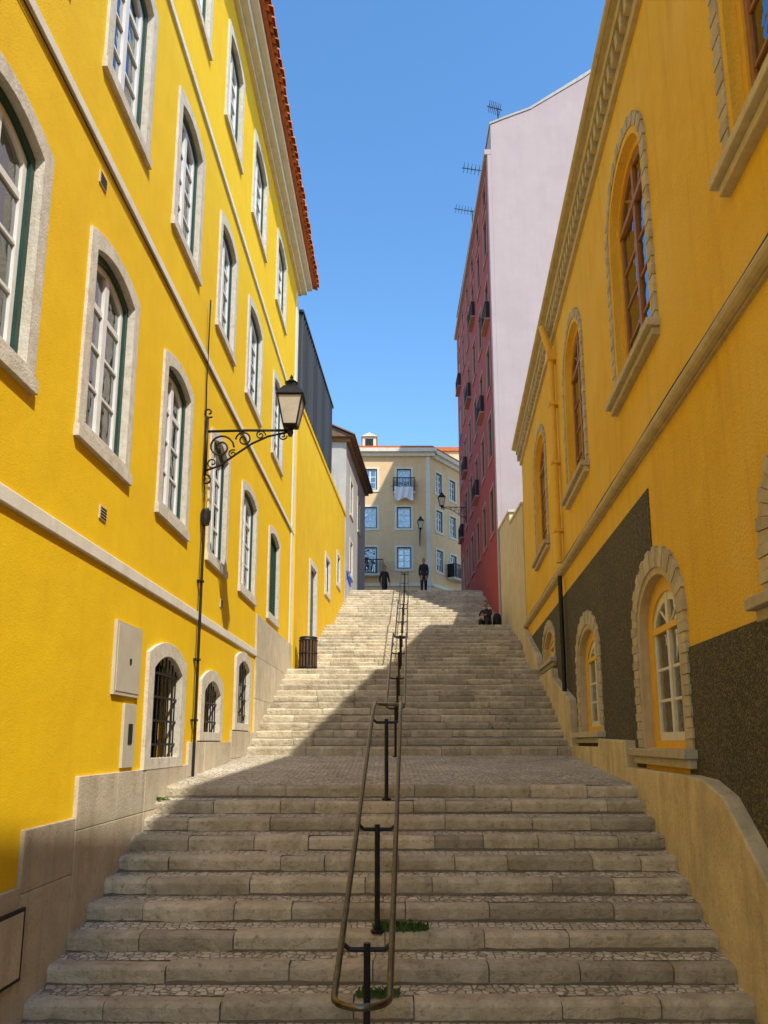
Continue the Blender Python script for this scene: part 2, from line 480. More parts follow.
def rwindow(c, hw, z0, zs, rise, band, lower, blind=False):
    h1, r1 = hw - band, rise - band
    L = 2 * (zs - z0) + pi * (hw + rise) / 2
    n = int(L / .13)
    for i in range(n):
        ta, tb = i / n, (i + 1) / n - .06 / n
        o = band if i % 2 else band * .9
        pr = .045 if i % 2 else .037
        A = [path_arch(c, h1, z0, zs, r1, 0, ta), path_arch(c, h1, z0, zs, r1, o, ta), path_arch(c, h1, z0, zs, r1, o, tb), path_arch(c, h1, z0, zs, r1, 0, tb)]
        vs = [FR.p(x, z, m) for m in (-.05, pr) for (x, z) in A]
        tr.add(vs, [[0, 1, 2, 3], [7, 6, 5, 4], [0, 4, 5, 1], [1, 5, 6, 2], [2, 6, 7, 3], [3, 7, 4, 0]], 'rtrim')
    tr.prism(FR, arch(c, h1 + .03, z0, zs, r1 + .03), [arch(c, h1 - .09, z0 + .001, zs, r1 - .09)], -.22, .02, 'yelr' if not lower else 'mould')
    holesR.append(arch(c, h1 + .02, z0 + .01, zs, r1 + .02))
    h2, r2 = h1 - .09, r1 - .09
    h3, r3 = h2 - (.2 if lower else .1), r2 - (.2 if lower else .1)
    rf_.prism(FR, arch(c, h2 + .01, z0 + .01, zs, r2 + .01), [arch(c, h3, z0 + .1, zs, r3)], -.2, -.1, 'yframe')
    h4, r4 = h3 - .07, r3 - .07
    sk = 'white' if lower else 'brown'
    rf_.prism(FR, arch(c, h3 + .01, z0 + .09, zs, r3 + .01), [arch(c, h4, z0 + .2, zs - .04, r4)], -.19, -.13, sk)
    rf_.rect(FR, c - .05, c + .05, z0 + .1, zs + r3, -.185, -.12, sk)
    rf_.rect(FR, c - h3, c + h3, zs - .05, zs + .03, -.186, -.11, 'yframe' if lower else sk)
    for q in ((.33, .66) if lower else (.25, .5, .75)):
        zz = z0 + .2 + (zs - z0 - .3) * q
        rf_.rect(FR, c - h4 - .01, c + h4 + .01, zz - .018, zz + .018, -.18, -.14, sk)
    for a in (pi * .25, pi * .75):
        rf_.tube([FR.p(c, zs, -.16), FR.p(c + h3 * cos(a), zs + r3 * sin(a), -.16)], .02, sk, 6)
    rg.prism(FR, arch(c, h4 + .02, z0 + .15, zs, r4 + .02), [], -.166, -.16, 'glass')
    if random.random() < .9:
        rc.rect(FR, c - h3 + .05, c + h3 * rng(.0, .9), z0 + .2 + rng(0, 1.0), zs - .1, -.3, -.29, 'curtain')
    sl.rect(FR, c - hw - .05, c + hw + .05, z0 - .10, z0 - .001, -.2, .17, 'rtrim')
    sl.rect(FR, c - hw, c + hw, z0 - .20, z0 - .102, -.01, .10, 'rtrim')

rwindow(9.45, 1.22, -.08, 1.42, .98, .26, True)
rwindow(14.25, 1.28, .18, 1.55, .86, .26, True)
rwindow(19.65, 1.25, 2.0, 2.45, .62, .2, True)
rwindow(4.95, 1.22, 1.15, 1.6, .98, .26, True)
for c in (.3, 4.95, 9.7, 14.45, 20.2):
    rwindow(c, 1.2 if c < 18 else 1.4, 5.02, 7.55, 1.0, .17, False)
w = MB('facade_wall', RB)
w.prism(FR, [(-8, -3), (REND, -3), (REND, 9.7), (-8, 9.7)], holesR, -.32, 0, 'yelr')
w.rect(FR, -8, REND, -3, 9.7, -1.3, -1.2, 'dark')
w.rect(FR, -8, -7.7, -3, 9.7, -9, -.33, 'yelr'); w.rect(FR, REND - .3, REND - .002, -3, 9.7, -9, -.33, 'yelr')
w.rect(FR, -8, REND, -3, 9.7, -9.3, -9.02, 'yelr')
w.rect(FR, -8.1, REND + .1, 9.98, 10.06, -9.3, .25, 'tile2')
w.finish()
pb = MB('pebbledash_dado', RB)
h1, r1 = 1.22 - .26 + .02, .98 - .26 + .02
half = [(9.45 + h1 * cos(a), 1.42 + r1 * sin(a)) for a in [pi / 2 * (1 - k / 8) for k in range(9)]]
pb.prism(FR, [(REND - .01, -2.6), (REND - .01, 3.2), (9.45, 3.2)] + half + [(9.45 + h1, -2.6)],
         [arch(14.25, 1.04, .19, 1.55, .62), arch(19.65, 1.07, 2.01, 2.45, .44)], -.01, .018, 'pebble')
pb.prism(FR, [(9.45 - h1, -2.6), (9.45 - h1, 1.0), (-8, 1.0), (-8, -2.6)], [], -.01, .018, 'pebble')
pb.finish()
mo = MB('mouldings', RB)
mo.rect(FR, -8, REND + .05, 3.65, 3.84, -.01, .04, 'mould')
mo.tube([FR.p(-8, 3.745, .06), FR.p(REND + .05, 3.745, .06)], .075, 'mould', 12)
mo.rect(FR, -8, REND + .05, 9.3, 9.46, -.01, .07, 'mould')
mo.rect(FR, -8, REND + .1, 9.7, 9.86, -.3, .18, 'mould')
mo.rect(FR, -8, REND + .15, 9.86, 9.975, -.3, .25, 'mould')
mo.tube([FR.p(-8, 9.93, .27), FR.p(REND + .15, 9.93, .27)], .055, 'mould', 8)
u = -8
while u < REND:
    mo.rect(FR, u, u + .13, 9.46, 9.7, .0, .15, 'mould'); u += .27
mo.finish()
rp = MB('plaster_plinth', RB)
top = [(-8, -1.35), (5.4, -1.35), (6.2, -1.1), (6.7, -.75), (7.1, -.48), (7.6, -.36), (8.1, -.34), (10.85, -.34), (10.9, .02), (12.8, .05), (12.85, -.08), (15.7, -.08), (15.75, .85), (18.2, 1.5), (18.25, 1.72), (21.1, 1.72), (21.2, 2.35), (25, 3.7)]
rp.prism(FR, [(-8, -3.2), (25, -3.2)] + top[::-1], [], -.01, .175, 'rplinth')
rp.finish(bevel=.02)
for b_ in (tr, sl): b_.finish(bevel=.012)
rf_.finish(); rg.finish(); rc.finish()
pp = MB('downpipe', RB)
pp.tube([FR.p(16.6, 3.9, .12), FR.p(16.6, 8.9, .12), FR.p(16.6, 9.2, .2), FR.p(16.6, 9.6, .3)], .075, 'yframe', 12)
pp.rect(FR, 16.45, 16.75, 8.7, 8.95, 0, .22, 'yframe')
for z in (4.6, 6.2, 7.6): pp.rect(FR, 16.5, 16.7, z, z + .06, 0, .21, 'yframe')
pp.tube([FR.p(16.6, .6, .12), FR.p(16.6, 3.6, .12)], .05, 'black', 12)
pp.tube([FR.p(D, 3.95 + .01 * sin(D * 1.7), .02) for D in [-6 + k for k in range(31)]], .008, 'black', 5)
pp.finish(smooth=False)

# ================================================================= STAIRS
def xl(D):
    if D < LEND: return -3.04 + .0166 * D + .02
    if D < 34: return -4.1 + .068 * D + .02
    return -1.77
def xr(D):
    return min(2.43 + .0844 * D, 4.66)
ST = empty('stone_staircase')
blk = MB('nosing_stones', ST); tread = MB('cobbled_treads', ST); core = MB('riser_core', ST)

def quadstrip(mb, D0, z0, D1, z1, key, n=1):
    for i in range(n):
        a = D0 + (D1 - D0) * i / n; b = D0 + (D1 - D0) * (i + 1) / n
        za = z0 + (z1 - z0) * i / n; zb = z0 + (z1 - z0) * (i + 1) / n
        mb.add([(xl(a), a, za), (xr(a), a, za), (xr(b), b, zb), (xl(b), b, zb)], [[0, 1, 2, 3]], key)

def flight(D0, z0, n, run, rise):
    nd = .19
    for i in range(n):
        D = D0 + i * run; z = z0 + (i + 1) * rise
        x = xl(D) - .02; X1 = xr(D) + .02
        skew = rng(-.03, .03)
        while x < X1 - .02:
            wd = rng(.4, 1.25)
            if X1 - x - wd < .3: wd = X1 - x
            j = rng(-.014, .014); jt = rng(-.014, .004); tl = rng(-.014, .014)
            nseg = 8; vs = []; fs = []
            for k in range(nseg + 1):
                xx = x + .005 + (wd - .01) * k / nseg
                e = rng(-.007, .007); wz = rng(0, .016)
                if random.random() < .06: wz += .02; e += .012
                if k in (0, nseg): wz += rng(.004, .02); e += .007
                jj = jt + tl * (k / nseg - .5)
                fy = D + j + e + skew * (xx / 3)
                vs += [(xx, fy + .018, z - rise - .03), (xx, fy + .002, z - rise * .45 + rng(-.01, .01)), (xx, fy, z - .045), (xx, fy + .008, z - .02 - wz), (xx, fy + .035, z + jj - wz * .3), (xx, D + nd + rng(-.015, .015), z + jj), (xx, D + nd, z - rise)]
            for k in range(nseg):
                for q in range(6):
                    fs.append([k * 7 + q, k * 7 + q + 1, (k + 1) * 7 + q + 1, (k + 1) * 7 + q])
            fs.append([0, 1, 2, 3, 4, 5, 6]); fs.append([nseg * 7 + q for q in (6, 5, 4, 3, 2, 1, 0)])
            blk.add(vs, fs, 'step')
            x += wd
        quadstrip(tread, D + nd - .03, z - .007, D + run + .05, z + .010, 'cob')
        if i < n - 1:
            x = xl(D); y = D + run
            vs = []; fs = []; K = 46
            X1 = xr(D)
            for k in range(K + 1):
                xx = x + (X1 - x) * k / K; wv = max(.004, rng(-.01, .03))
                vs += [(xx, y + .03, z + .032), (xx, y - wv, z + .010)]
            for k in range(K): fs.append([2 * k, 2 * k + 1, 2 * k + 3, 2 * k + 2])
            core.add(vs, fs, 'dirt')
        core.add([(xl(D), D + .05, z - .03), (xr(D), D + .05, z - .03), (xr(D), D + .05, z - rise - .2), (xl(D), D + .05, z - rise - .2)], [[0, 1, 2, 3]], 'dirt')
    return D0 + n * run, z0 + n * rise

GZ = -2.71
flight(10.26 - 11 * .4, -.55 - 12 * .166, 12, .4, .166)
quadstrip(tread, 10.42, -.557, 15.75, -.262, 'cob', 10)
flight(15.7, -.26, 13, .446, .1715)
quadstrip(tread, 21.22, 1.960, 23.05, 2.08, 'cob', 3)
flight(23.0, 2.08, 13, .446, .1708)
quadstrip(tread, 28.5, 4.292, 30.05, 4.36, 'cob', 3)
flight(30.0, 4.36, 16, .388, .1713)
tread.finish(recalc=False); blk.finish(smooth=False); core.finish(recalc=False)
# plaza and terrain
sq = MB('upper_street')
sq.add([(-40, 36.1, 7.096), (60, 36.1, 7.096), (60, 400, 7.5), (-40, 400, 7.5)], [[0, 1, 2, 3]], 'cob2'); sq.finish(recalc=False)
lo = MB('lower_street')
lo.add([(-2.95, -60, GZ), (2.9, -60, GZ), (2.9, 5.9, GZ), (-2.95, 5.9, GZ)], [[0, 1, 2, 3]], 'cob'); lo.finish(recalc=False)
g = MB('ground')
pr = [(-600, GZ - .03), (5.5, GZ - .03), (10.3, -1.0), (15.7, -.7), (21.5, 1.4), (23.5, 1.5), (29, 3.6), (30.5, 3.8), (36.3, 6.5), (37, 7.0), (800, 7.0)]
vs = []; fs = []
for (y, z) in pr: vs += [(-700, y, z), (700, y, z)]
for i in range(len(pr) - 1): fs.append([2 * i, 2 * i + 1, 2 * i + 3, 2 * i + 2])
g.add(vs, fs, 'dirt'); g.finish(recalc=False)

# ================================================================= HANDRAILS
def rail(name, D0, D1, zf, ends=(0, 0), posts=()):
    e = empty(name)
    m = MB('double_tube', e)
    cx = lambda D: -.34 + .037 * D
    r = .18; N = 30; path = []
    for i in range(N + 1):
        D = D0 + (D1 - D0) * i / N
        path.append((cx(D) - r, D, zf(D)))
    for k in range(1, 10):
        a = pi - pi * k / 10
        path.append((cx(D1) + r * cos(a), D1 + r * sin(a) * 1.1, zf(D1)))
    for i in range(N, -1, -1):
        D = D0 + (D1 - D0) * i / N
        path.append((cx(D) + r, D, zf(D)))
    for k in range(1, 10):
        a = -pi * k / 10
        path.append((cx(D0) + r * cos(a), D0 + r * sin(a) * 1.1, zf(D0)))
    m.tube(path, .023, 'bronze', 12, closed=True); m.finish(smooth=True)
    p = MB('posts', e)
    for (D, zb) in posts:
        zt = zf(D) - .03
        p.tube([(cx(D), D, zb - .05), (cx(D), D, zt)], .026, 'black', 10)
        p.tube([(cx(D) - r, D, zt), (cx(D) - r * .7, D, zt - .045), (cx(D) + r * .7, D, zt - .045), (cx(D) + r, D, zt)], .018, 'black', 8)
        p.lathe(cx(D), D, [(.06, zb - .01), (.06, zb + .015), (.03, zb + .02)], 'black')
    p.finish(smooth=False)
    return e

def z1f(D):
    if D < 10.3: return -1.62 + (D - 5.35) * .413
    if D < 10.9: return z1f(10.299) + (D - 10.3) * .2
    return z1f(10.899) + .0 * (D - 10.9)
def stairz(D):
    if D < 10.26: return -.55 - .166 * math.ceil((10.26 - D) / .4)
    if D < 15.7: return -.55 + (D - 10.26) * .0535
    if D < 21.5: return -.26 + .1715 * (math.floor((D - 15.7) / .446) + 1)
    if D < 23: return 1.98
    if D < 28.8: return 2.08 + .1708 * (math.floor((D - 23) / .446) + 1)
    if D < 30: return 4.32
    return min(4.36 + .1713 * (math.floor((D - 30) / .388) + 1), 7.1)
def slopez(D):
    pts = [(14, .68), (15.3, .72), (21.0, 2.95), (22.6, 3.02), (23, 3.1), (28.6, 5.28), (29.8, 5.35), (36.1, 8.05), (40, 8.1)]
    for (a, b), (c, d) in zip(pts, pts[1:]):
        if a <= D <= c: return b + (d - b) * (D - a) / (c - a)
    return 1
rail('stair_handrail', 5.35, 11.3, z1f, posts=[(5.9, GZ + .2), (7.5, stairz(7.5)), (10.05, stairz(10.05))])
rail('stair_handrail', 15.0, 21.9, slopez, posts=[(15.3, -.28), (17.2, stairz(17.2)), (19.2, stairz(19.2)), (21.4, 1.98)])
rail('stair_handrail', 22.9, 36.2, slopez, posts=[(D, stairz(D)) for D in (23.2, 25.3, 27.4, 29.4, 31.6, 33.8, 35.8)])

# ================================================================= LAMPS
def spiral(o2, base, c, r0, r1, a0, turns, n=26):
    pts = []
    for i in range(n + 1):
        t = i / n; r = r0 + (r1 - r0) * t; a = a0 + turns * 2 * pi * t
        d, z = c[0] + r * cos(a), c[1] + r * sin(a)
        pts.append((base[0] + o2[0] * d, base[1] + o2[1] * d, base[2] + z))
    return pts

def wall_lamp(name, base, o2, reach=1.35, s=1.0):
    e = empty(name)
    m = MB('scroll_bracket', e)
    P = lambda d, z: (base[0] + o2[0] * d, base[1] + o2[1] * d, base[2] + z)
    m.tube([P(.03, -.62), P(.03, .35)], .026, 'black', 8)
    m.tube(spiral(o2, base, (.05, .42), .02, .09, -1.5, 1.1), .014, 'black', 6)
    m.tube(spiral(o2, base, (.05, -.7), .02, .09, 1.5, 1.1), .014, 'black', 6)
    m.tube([P(0, .1), P(reach * .5, .12), P(reach, .12)], .022, 'black', 8)
    m.tube([P(.03, -.55), P(.25, -.47), P(.5, -.28), P(.75, -.1), P(1.0, .02), P(reach, .1)], .018, 'black', 8)
    m.tube(spiral(o2, base, (.26, -.16), .21, .03, 0, 1.7), .016, 'black', 6)
    m.tube(spiral(o2, base, (.62, -.03), .13, .02, pi, -1.6), .014, 'black', 6)
    m.tube(spiral(o2, base, (.88, .04), .08, .015, 0, 1.5), .012, 'black', 6)
    m.tube(spiral(o2, base, (.14, -.42), .1, .015, 0, -1.4), .012, 'black', 6)
    m.tube(spiral(o2, base, (.45, -.27), .07, .015, 1, 1.4), .012, 'black', 6)
    m.tube(spiral(o2, base, (reach - .12, .03), .07, .01, 0, -1.4), .012, 'black', 6)
    m.finish(smooth=True)
    L = MB('lantern', e)
    cx, cy, _ = P(reach, 0); z = base[2] + .14
    L.lathe(cx, cy, [(.03, z - .12), (.05, z - .06), (.04, z), (.09, z + .03), (.12, z + .05)], 'black', 8)
    rt = pi / 4
    L.lathe(cx, cy, [(.145, z + .06), (.265, z + .50)], 'lampglass', 4, rt)
    for k in range(4):
        a = rt + k * pi / 2
        L.tube([(cx + .15 * cos(a), cy + .15 * sin(a), z + .05), (cx + .275 * cos(a), cy + .275 * sin(a), z + .51)], .014, 'black', 6)
    for (r, zz) in ((.15, z + .05), (.278, z + .51)):
        pts = [(cx + r * cos(rt + k * pi / 2), cy + r * sin(rt + k * pi / 2), zz) for k in range(4)]
        for k in range(4): L.tube([pts[k], pts[(k + 1) % 4]], .014, 'black', 6)
    L.lathe(cx, cy, [(.31, z + .52), (.29, z + .55), (.17, z + .68), (.1, z + .73), (.1, z + .77), (.12, z + .78)], 'black', 4, rt)
    L.lathe(cx, cy, [(.11, z + .78), (.06, z + .82), (.02, z + .86), (.03, z + .88), (.005, z + .93)], 'black', 10)
    L.finish()
    return e
b0 = FL.p(11.46, 4.72, .02)
wall_lamp('wall_street_lamp', b0, (1, 0))

# ================================================================= LEFT BUILDING 2 (yellow with metal box)
F2 = Frame(-4.1, 0, .068, 1, 1, 0)
B2 = empty('yellow_house_with_metal_storey')
h2 = []
t2, f2, g2, c2 = MB('door_surrounds', B2), MB('door_and_window_frames', B2), MB('window_glass', B2), MB('curtains', B2)
def door(F, c, hw, z0, z1):
    t2.prism(F, [(c - hw, z0), (c + hw, z0), (c + hw, z1), (c - hw, z1)], [[(c - hw + .18, z0 + .01), (c + hw - .18, z0 + .01), (c + hw - .18, z1 - .18), (c - hw + .18, z1 - .18)]], -.15, .04, 'stone')
    h2.append([(c - hw + .02, z0 + .02), (c + hw - .02, z0 + .02), (c + hw - .02, z1 - .02), (c - hw + .02, z1 - .02)])
    f2.rect(F, c - hw + .18, c + hw - .18, z0, z1 - .18, -.12, -.08, 'green')
    for zz in (.2, 1.1):
        f2.rect(F, c - hw + .28, c - .05, z0 + zz, z0 + zz + .75, -.08, -.06, 'green'); f2.rect(F, c + .05, c + hw - .28, z0 + zz, z0 + zz + .75, -.08, -.06, 'green')
door(F2, 25.2, .8, 2.9, 5.9)
lwindow(F2, 28.6, .7, 5.4, 7.0, t2, f2, g2, c2, h2, rise=0.0, rows=3)
lwindow(F2, 31.8, .6, 6.4, 7.9, t2, f2, g2, c2, h2, rise=0.0, rows=3)
w2 = MB('walls', B2)
w2.prism(F2, [(LEND + .02, 0), (34, 0), (34, 10.2), (LEND + .02, 10.2)], h2, -.3, 0, 'yel2')
w2.rect(F2, LEND + .02, 34, 0, 10.2, -8, -1.0, 'yel2')
w2.rect(F2, LEND + .02, 34.05, 10.2, 10.35, -8, .04, 'yel2')
w2.rect(F2, LEND + .1, 29, 10.36, 13.2, -6, .02, 'slat')
for k in range(24):
    u = LEND + .15 + k * .29
    w2.rect(F2, u, u + .06, 10.36, 13.2, .02, .08, 'slat')
w2.rect(F2, LEND + .05, 29.05, 13.2, 13.28, -6, .1, 'slat')
w2.finish(); t2.finish(); f2.finish(); g2.finish(); c2.finish()
# building 3 grey-white
F3 = Frame(-1.76 - .085 * 34, 0, .085, 1, 1, 0)
B3 = empty('grey_tiled_roof_house')
h3 = []; t3, f3, g3, c3 = MB('window_surrounds', B3), MB('window_frames', B3), MB('window_glass', B3), MB('curtains', B3)
for (c, a, b) in ((36, 10.7, 12.6), (39, 10.7, 12.6), (36, 7.7, 9.6)):
    lwindow(F3, c, .6, a, b, t3, f3, g3, c3, h3, rise=0.0, rows=3)
w3 = MB('walls', B3)
w3.prism(F3, [(34.02, 5), (42, 5), (42, 13.8), (34.02, 13.8)], h3, -.3, 0, 'grey')
w3.rect(F3, 34.02, 42, 5, 13.8, -7, -.8, 'grey')
w3.rect(F3, 34.02, 34.3, 5, 13.8, -.8, -.3, 'grey')
w3.rect(F3, 33.9, 42.1, 13.8, 13.95, -7, .2, 'tile2')
w3.finish()
r3 = MB('roof', B3)
for k in range(36):
    u = 33.7 + k * .24
    p0, p1 = F3.p(u, 13.98, .45), F3.p(u, 15.7, -3.4)
    vs = []
    for p in (p0, p1):
        for q in range(6):
            a = pi * q / 5
            vs.append((p[0], p[1] + .11 * cos(a), p[2] + .1 * sin(a)))
    r3.add(vs, [[q, q + 1, q + 7, q + 6] for q in range(5)] + [[0, 1, 2, 3, 4, 5]], 'tile2')
r3.add([F3.p(33.7, 13.96, .4), F3.p(42.2, 13.96, .4), F3.p(42.2, 15.65, -3.4), F3.p(33.7, 15.65, -3.4), F3.p(33.7, 13.96, -7.2), F3.p(42.2, 13.96, -7.2)], [[0, 1, 2, 3], [3, 2, 5, 4], [0, 3, 4], [1, 5, 2], [0, 4, 5, 1]], 'tile2')
r3.finish(); t3.finish(); f3.finish(); g3.finish(); c3.finish()
gf = MB('graffiti')
for j in range(5):
    pts = [F3.p(34.5 + j * .35 + .12 * sin(i * 1.3 + j), 7.3 + .3 * i / 3 + .1 * cos(i * 2 + j), .012) for i in range(6)]
    gf.tube(pts, .03, 'blue', 6)
gf.finish()

# ================================================================= RED / PINK BUILDING
FP = Frame(4.45, 0, .006, 1, -1, 0)
BP = empty('red_and_pink_apartment_building')
hp = []; tp, fp, gp, cp = MB('window_surrounds', BP), MB('window_frames', BP), MB('window_glass', BP), MB('curtains', BP)
bal = MB('balconies', BP)
for zi, z in enumerate((8.6, 11.9, 15.1, 18.3, 21.5, 24.0)):
    for ci, c in enumerate((31.6, 34.2, 36.8, 39.4, 42.0, 44.6)):
        top_ = z + (2.2 if zi < 5 else 1.4)
        lwindow(FP, c, .68, z, top_, tp, fp, gp, cp, hp, rise=0.0, rows=3, st=.14, tk='redtrim', sashk='brown')
        if zi in (1, 2, 3, 4) and (ci + zi) % 3 == 0:
            bal.rect(FP, c - .75, c + .75, z - .1, z - .02, 0, .22, 'redtrim')
            bal.rect(FP, c - .73, c + .73, z + .75, z + .79, .17, .20, 'black')
            for k in range(9):
                u = c - .72 + k * 1.43 / 8
                bal.rect(FP, u, u + .02, z - .02, z + .75, .18, .195, 'black')
            for u in (c - .73, c + .7):
                bal.rect(FP, u, u + .025, z - .02, z + .77, .02, .17, 'black')
wp = MB('walls', BP)
wp.prism(FP, [(30.01, 3), (46, 3), (46, 25.7), (30.01, 25.7)], hp, -.13, 0, 'red')
wp.rect(FP, 30.0, 30.35, 3, 25.7, -.135, .03, 'pink')
wp.rect(FP, 29.99, 46.1, 25.7, 25.95, -.13, .16, 'pink')
FG = Frame(0, 30, 1, 0, 0, -1)
X0 = 4.63 + .14
wp.prism(FG, [(X0, 3), (16, 3), (16, 30.5), (9.9, 30.3), (9.0, 29.6), (6.6, 28.0), (5.4, 27.5), (X0, 27.2)], [], -16, 0, 'pink')
wp.prism(FG, [(X0 - .05, 27.22), (5.4, 27.52), (6.6, 28.02), (9.0, 29.62), (9.9, 30.32), (16, 30.52), (16, 30.6), (9.85, 30.4), (6.55, 28.1), (5.35, 27.6), (X0 - .05, 27.3)], [], -16, .04, 'grey')
wp.rect(FG, 5.0, 5.7, 27.3, 28.0, -2, -1, 'pink')
wp.finish(); tp.finish(); fp.finish(); gp.finish(); cp.finish(); bal.finish()
def antenna(x, y, z0, z1, boom, name='tv_antenna'):
    a = MB(name)
    a.tube([(x, y, z0), (x, y, z1)], .03, 'black', 6)
    a.tube([(x + .2, y, z1 - .1), (x - boom, y, z1 + .12)], .02, 'black', 6)
    for k in range(7):
        q = k / 6; xx = x + .1 - (boom) * q; zz = z1 - .08 + .2 * q
        a.tube([(xx, y - .35, zz), (xx, y + .35, zz)], .012, 'black', 5)
        a.tube([(xx, y, zz - .12), (xx, y, zz + .12)], .012, 'black', 5)
    a.finish()
antenna(5.3, 31, 27.4, 29.0, .5)
antenna(4.9, 33, 25.9, 27.4, 1.1)
antenna(4.9, 38, 25.9, 29.0, 1.0)
# cream garden wall
gw = MB('cream_garden_wall')
FW = Frame(4.72, 0, -.002, 1, -1, 0)
gw.prism(FW, [(25.02, 2), (29.98, 2), (29.98, 8.4), (27.6, 8.4), (27.5, 7.9), (25.02, 7.9)], [], -.3, 0, 'cream')
gw.rect(FW, 25.02, 27.48, 7.91, 8.0, -.34, .05, 'stone'); gw.rect(FW, 27.52, 29.98, 8.41, 8.5, -.34, .05, 'stone')
gw.finish(bevel=.01)

# ================================================================= BEIGE BUILDING
FB = Frame(0, 50, 1, 0, 0, -1)
q = 4.45
FB2 = Frame(3.1, 50, 2.62 / q, 3.6 / q, 3.6 / q, -2.62 / q)
BB = empty('beige_corner_apartment_building')
hb, hb2 = [], []; tb, fb, gb, cb = MB('window_surrounds', BB), MB('window_frames', BB), MB('window_glass', BB), MB('curtains', BB)
bb = MB('balconies_and_bands', BB)
for z in (11.2, 14.0, 16.7):
    for c in (-5.3, -3.1, -.95, 1.35):
        lwindow(FB, c, .62, z - (.3 if c < 0 and z < 12 else 0), z + 1.75, tb, fb, gb, cb, hb, rise=0.0, rows=3, st=.14, tk='band')
    for c in (1.2, 3.0, 5.4, 7.6):
        lwindow(FB2, c, .55, z, z + 1.75, tb, fb, gb, cb, hb2, rise=0.0, rows=3, st=.14, tk='band')
for c in (-5.3, -3.1, -.95, 1.35):
    lwindow(FB, c, .62, 7.3, 9.7, tb, fb, gb, cb, hb, rise=0.0, rows=3, st=.14, tk='band', cur=False)
for c in (1.6, 5.0):
    lwindow(FB2, c, .9, 7.3, 9.7, tb, fb, gb, cb, hb2, rise=0.0, rows=2, st=.14, tk='band', cur=False)
wb = MB('walls', BB)
wb.prism(FB, [(-9, 6.5), (3.1, 6.5), (3.1, 19.6), (-9, 19.6)], hb, -.3, 0, 'beige')
wb.prism(FB2, [(0, 6.5), (10, 6.5), (10, 19.6), (0, 19.6)], hb2, -.3, 0, 'beige')
def polyprism(mb, pts, z0, z1, key):
    n = len(pts)
    vs = [(x, y, z0) for x, y in pts] + [(x, y, z1) for x, y in pts]
    fs = [list(range(n))[::-1], [n + i for i in range(n)]] + [[i, (i + 1) % n, (i + 1) % n + n, i + n] for i in range(n)]
    mb.add(vs, fs, key)
polyprism(wb, [(-8.9, 51), (2.7, 51), (8.2, 58.5), (8, 64), (-8.9, 64)], 6.5, 19.6, 'dark')
wb.finish()
for (F, u0, u1) in ((FB, -9, 3.1), (FB2, 0, 10)):
    bb.rect(F, u0, u1 + (.15 if F is FB else 0), 10.15, 10.35, -.01, .1, 'band')
    bb.rect(F, u0, u1 + (.4 if F is FB else 0), 19.2, 19.45, -.01, .2, 'band')
    bb.rect(F, u0, u1 + (.5 if F is FB else 0), 19.45, 19.7, -.3, .42, 'band')
bb.rect(FB, 2.85, 3.12, 6.6, 19.2, -.01, .05, 'band')
def balcony(F, c, z, hw=.9, n=.6):
    bb.rect(F, c - hw, c + hw, z - .14, z, 0, n, 'stone')
    bb.rect(F, c - hw, c + hw, z + .92, z + .98, n - .06, n - .01, 'black')
    for k in range(15):
        u = c - hw + .02 + k * (2 * hw - .06) / 14
        bb.rect(F, u, u + .03, z, z + .92, n - .05, n - .02, 'black')
    for u in (c - hw, c + hw - .04): bb.rect(F, u, u + .04, z, z + .95, .03, n - .06, 'black')
balcony(FB, -.95, 10.9); balcony(FB2, 5.4, 11.1); balcony(FB2, 3.0, 11.1); balcony(FB, 1.35, 16.6, .75, .45)
bb.add([FB2.p(.6, 10.0, .02), FB2.p(2.6, 10.0, .02), FB2.p(2.6, 9.3, 1.2), FB2.p(.6, 9.3, 1.2), FB2.p(.6, 9.1, 1.2), FB2.p(2.6, 9.1, 1.2)], [[0, 1, 2, 3], [3, 2, 5, 4]], 'panel')
bb.finish()
rb = MB('roof', BB)
polyprism(rb, [(-9.3, 49.6), (3.3, 49.6), (9.3, 57.8), (9, 64), (-9.3, 64)], 19.7, 19.85, 'tile')
rb.add([(-9.2, 49.7, 19.86), (3.2, 49.7, 19.86), (9.2, 57.9, 19.86), (9, 64, 19.86), (-9.2, 64, 19.86), (-5, 56, 22.3), (3, 57, 22.3)], [[0, 1, 6, 5], [1, 2, 6], [2, 3, 6], [3, 4, 5, 6], [4, 0, 5]], 'tile')
rb.box(-1.5, -.55, 50.6, 52.5, 19.8, 20.9, 'band')
rb.box(-1.3, -.75, 50.57, 50.6, 20.1, 20.75, 'dark')
rb.add([(-1.6, 50.5, 20.9), (-.45, 50.5, 20.9), (-1.02, 50.5, 21.2), (-1.6, 53, 20.9), (-.45, 53, 20.9), (-1.02, 53, 21.2)], [[0, 1, 2], [3, 5, 4], [0, 2, 5, 3], [1, 4, 5, 2]], 'band')
rb.finish()
tb.finish(); fb.finish(); gb.finish(); cb.finish()
ld = MB('hanging_laundry')
vs = []; fs = []
for i in range(15):
    u = .7 + i * .09
    for j in range(5):
        vs.append(FB.p(u, 16.9 - j * .22 - (.1 * sin(i * .6) if j == 4 else 0), .52 + .04 * sin(i * 1.3 + j * .5)))
for i in range(14):
    for j in range(4):
        a = i * 5 + j; fs.append([a, a + 5, a + 6, a + 1])
ld.add(vs, fs, 'cloth'); ld.tube([FB.p(.4, 16.92, .52), FB.p(2.3, 16.92, .52)], .015, 'black', 5)
ld.finish(recalc=False)
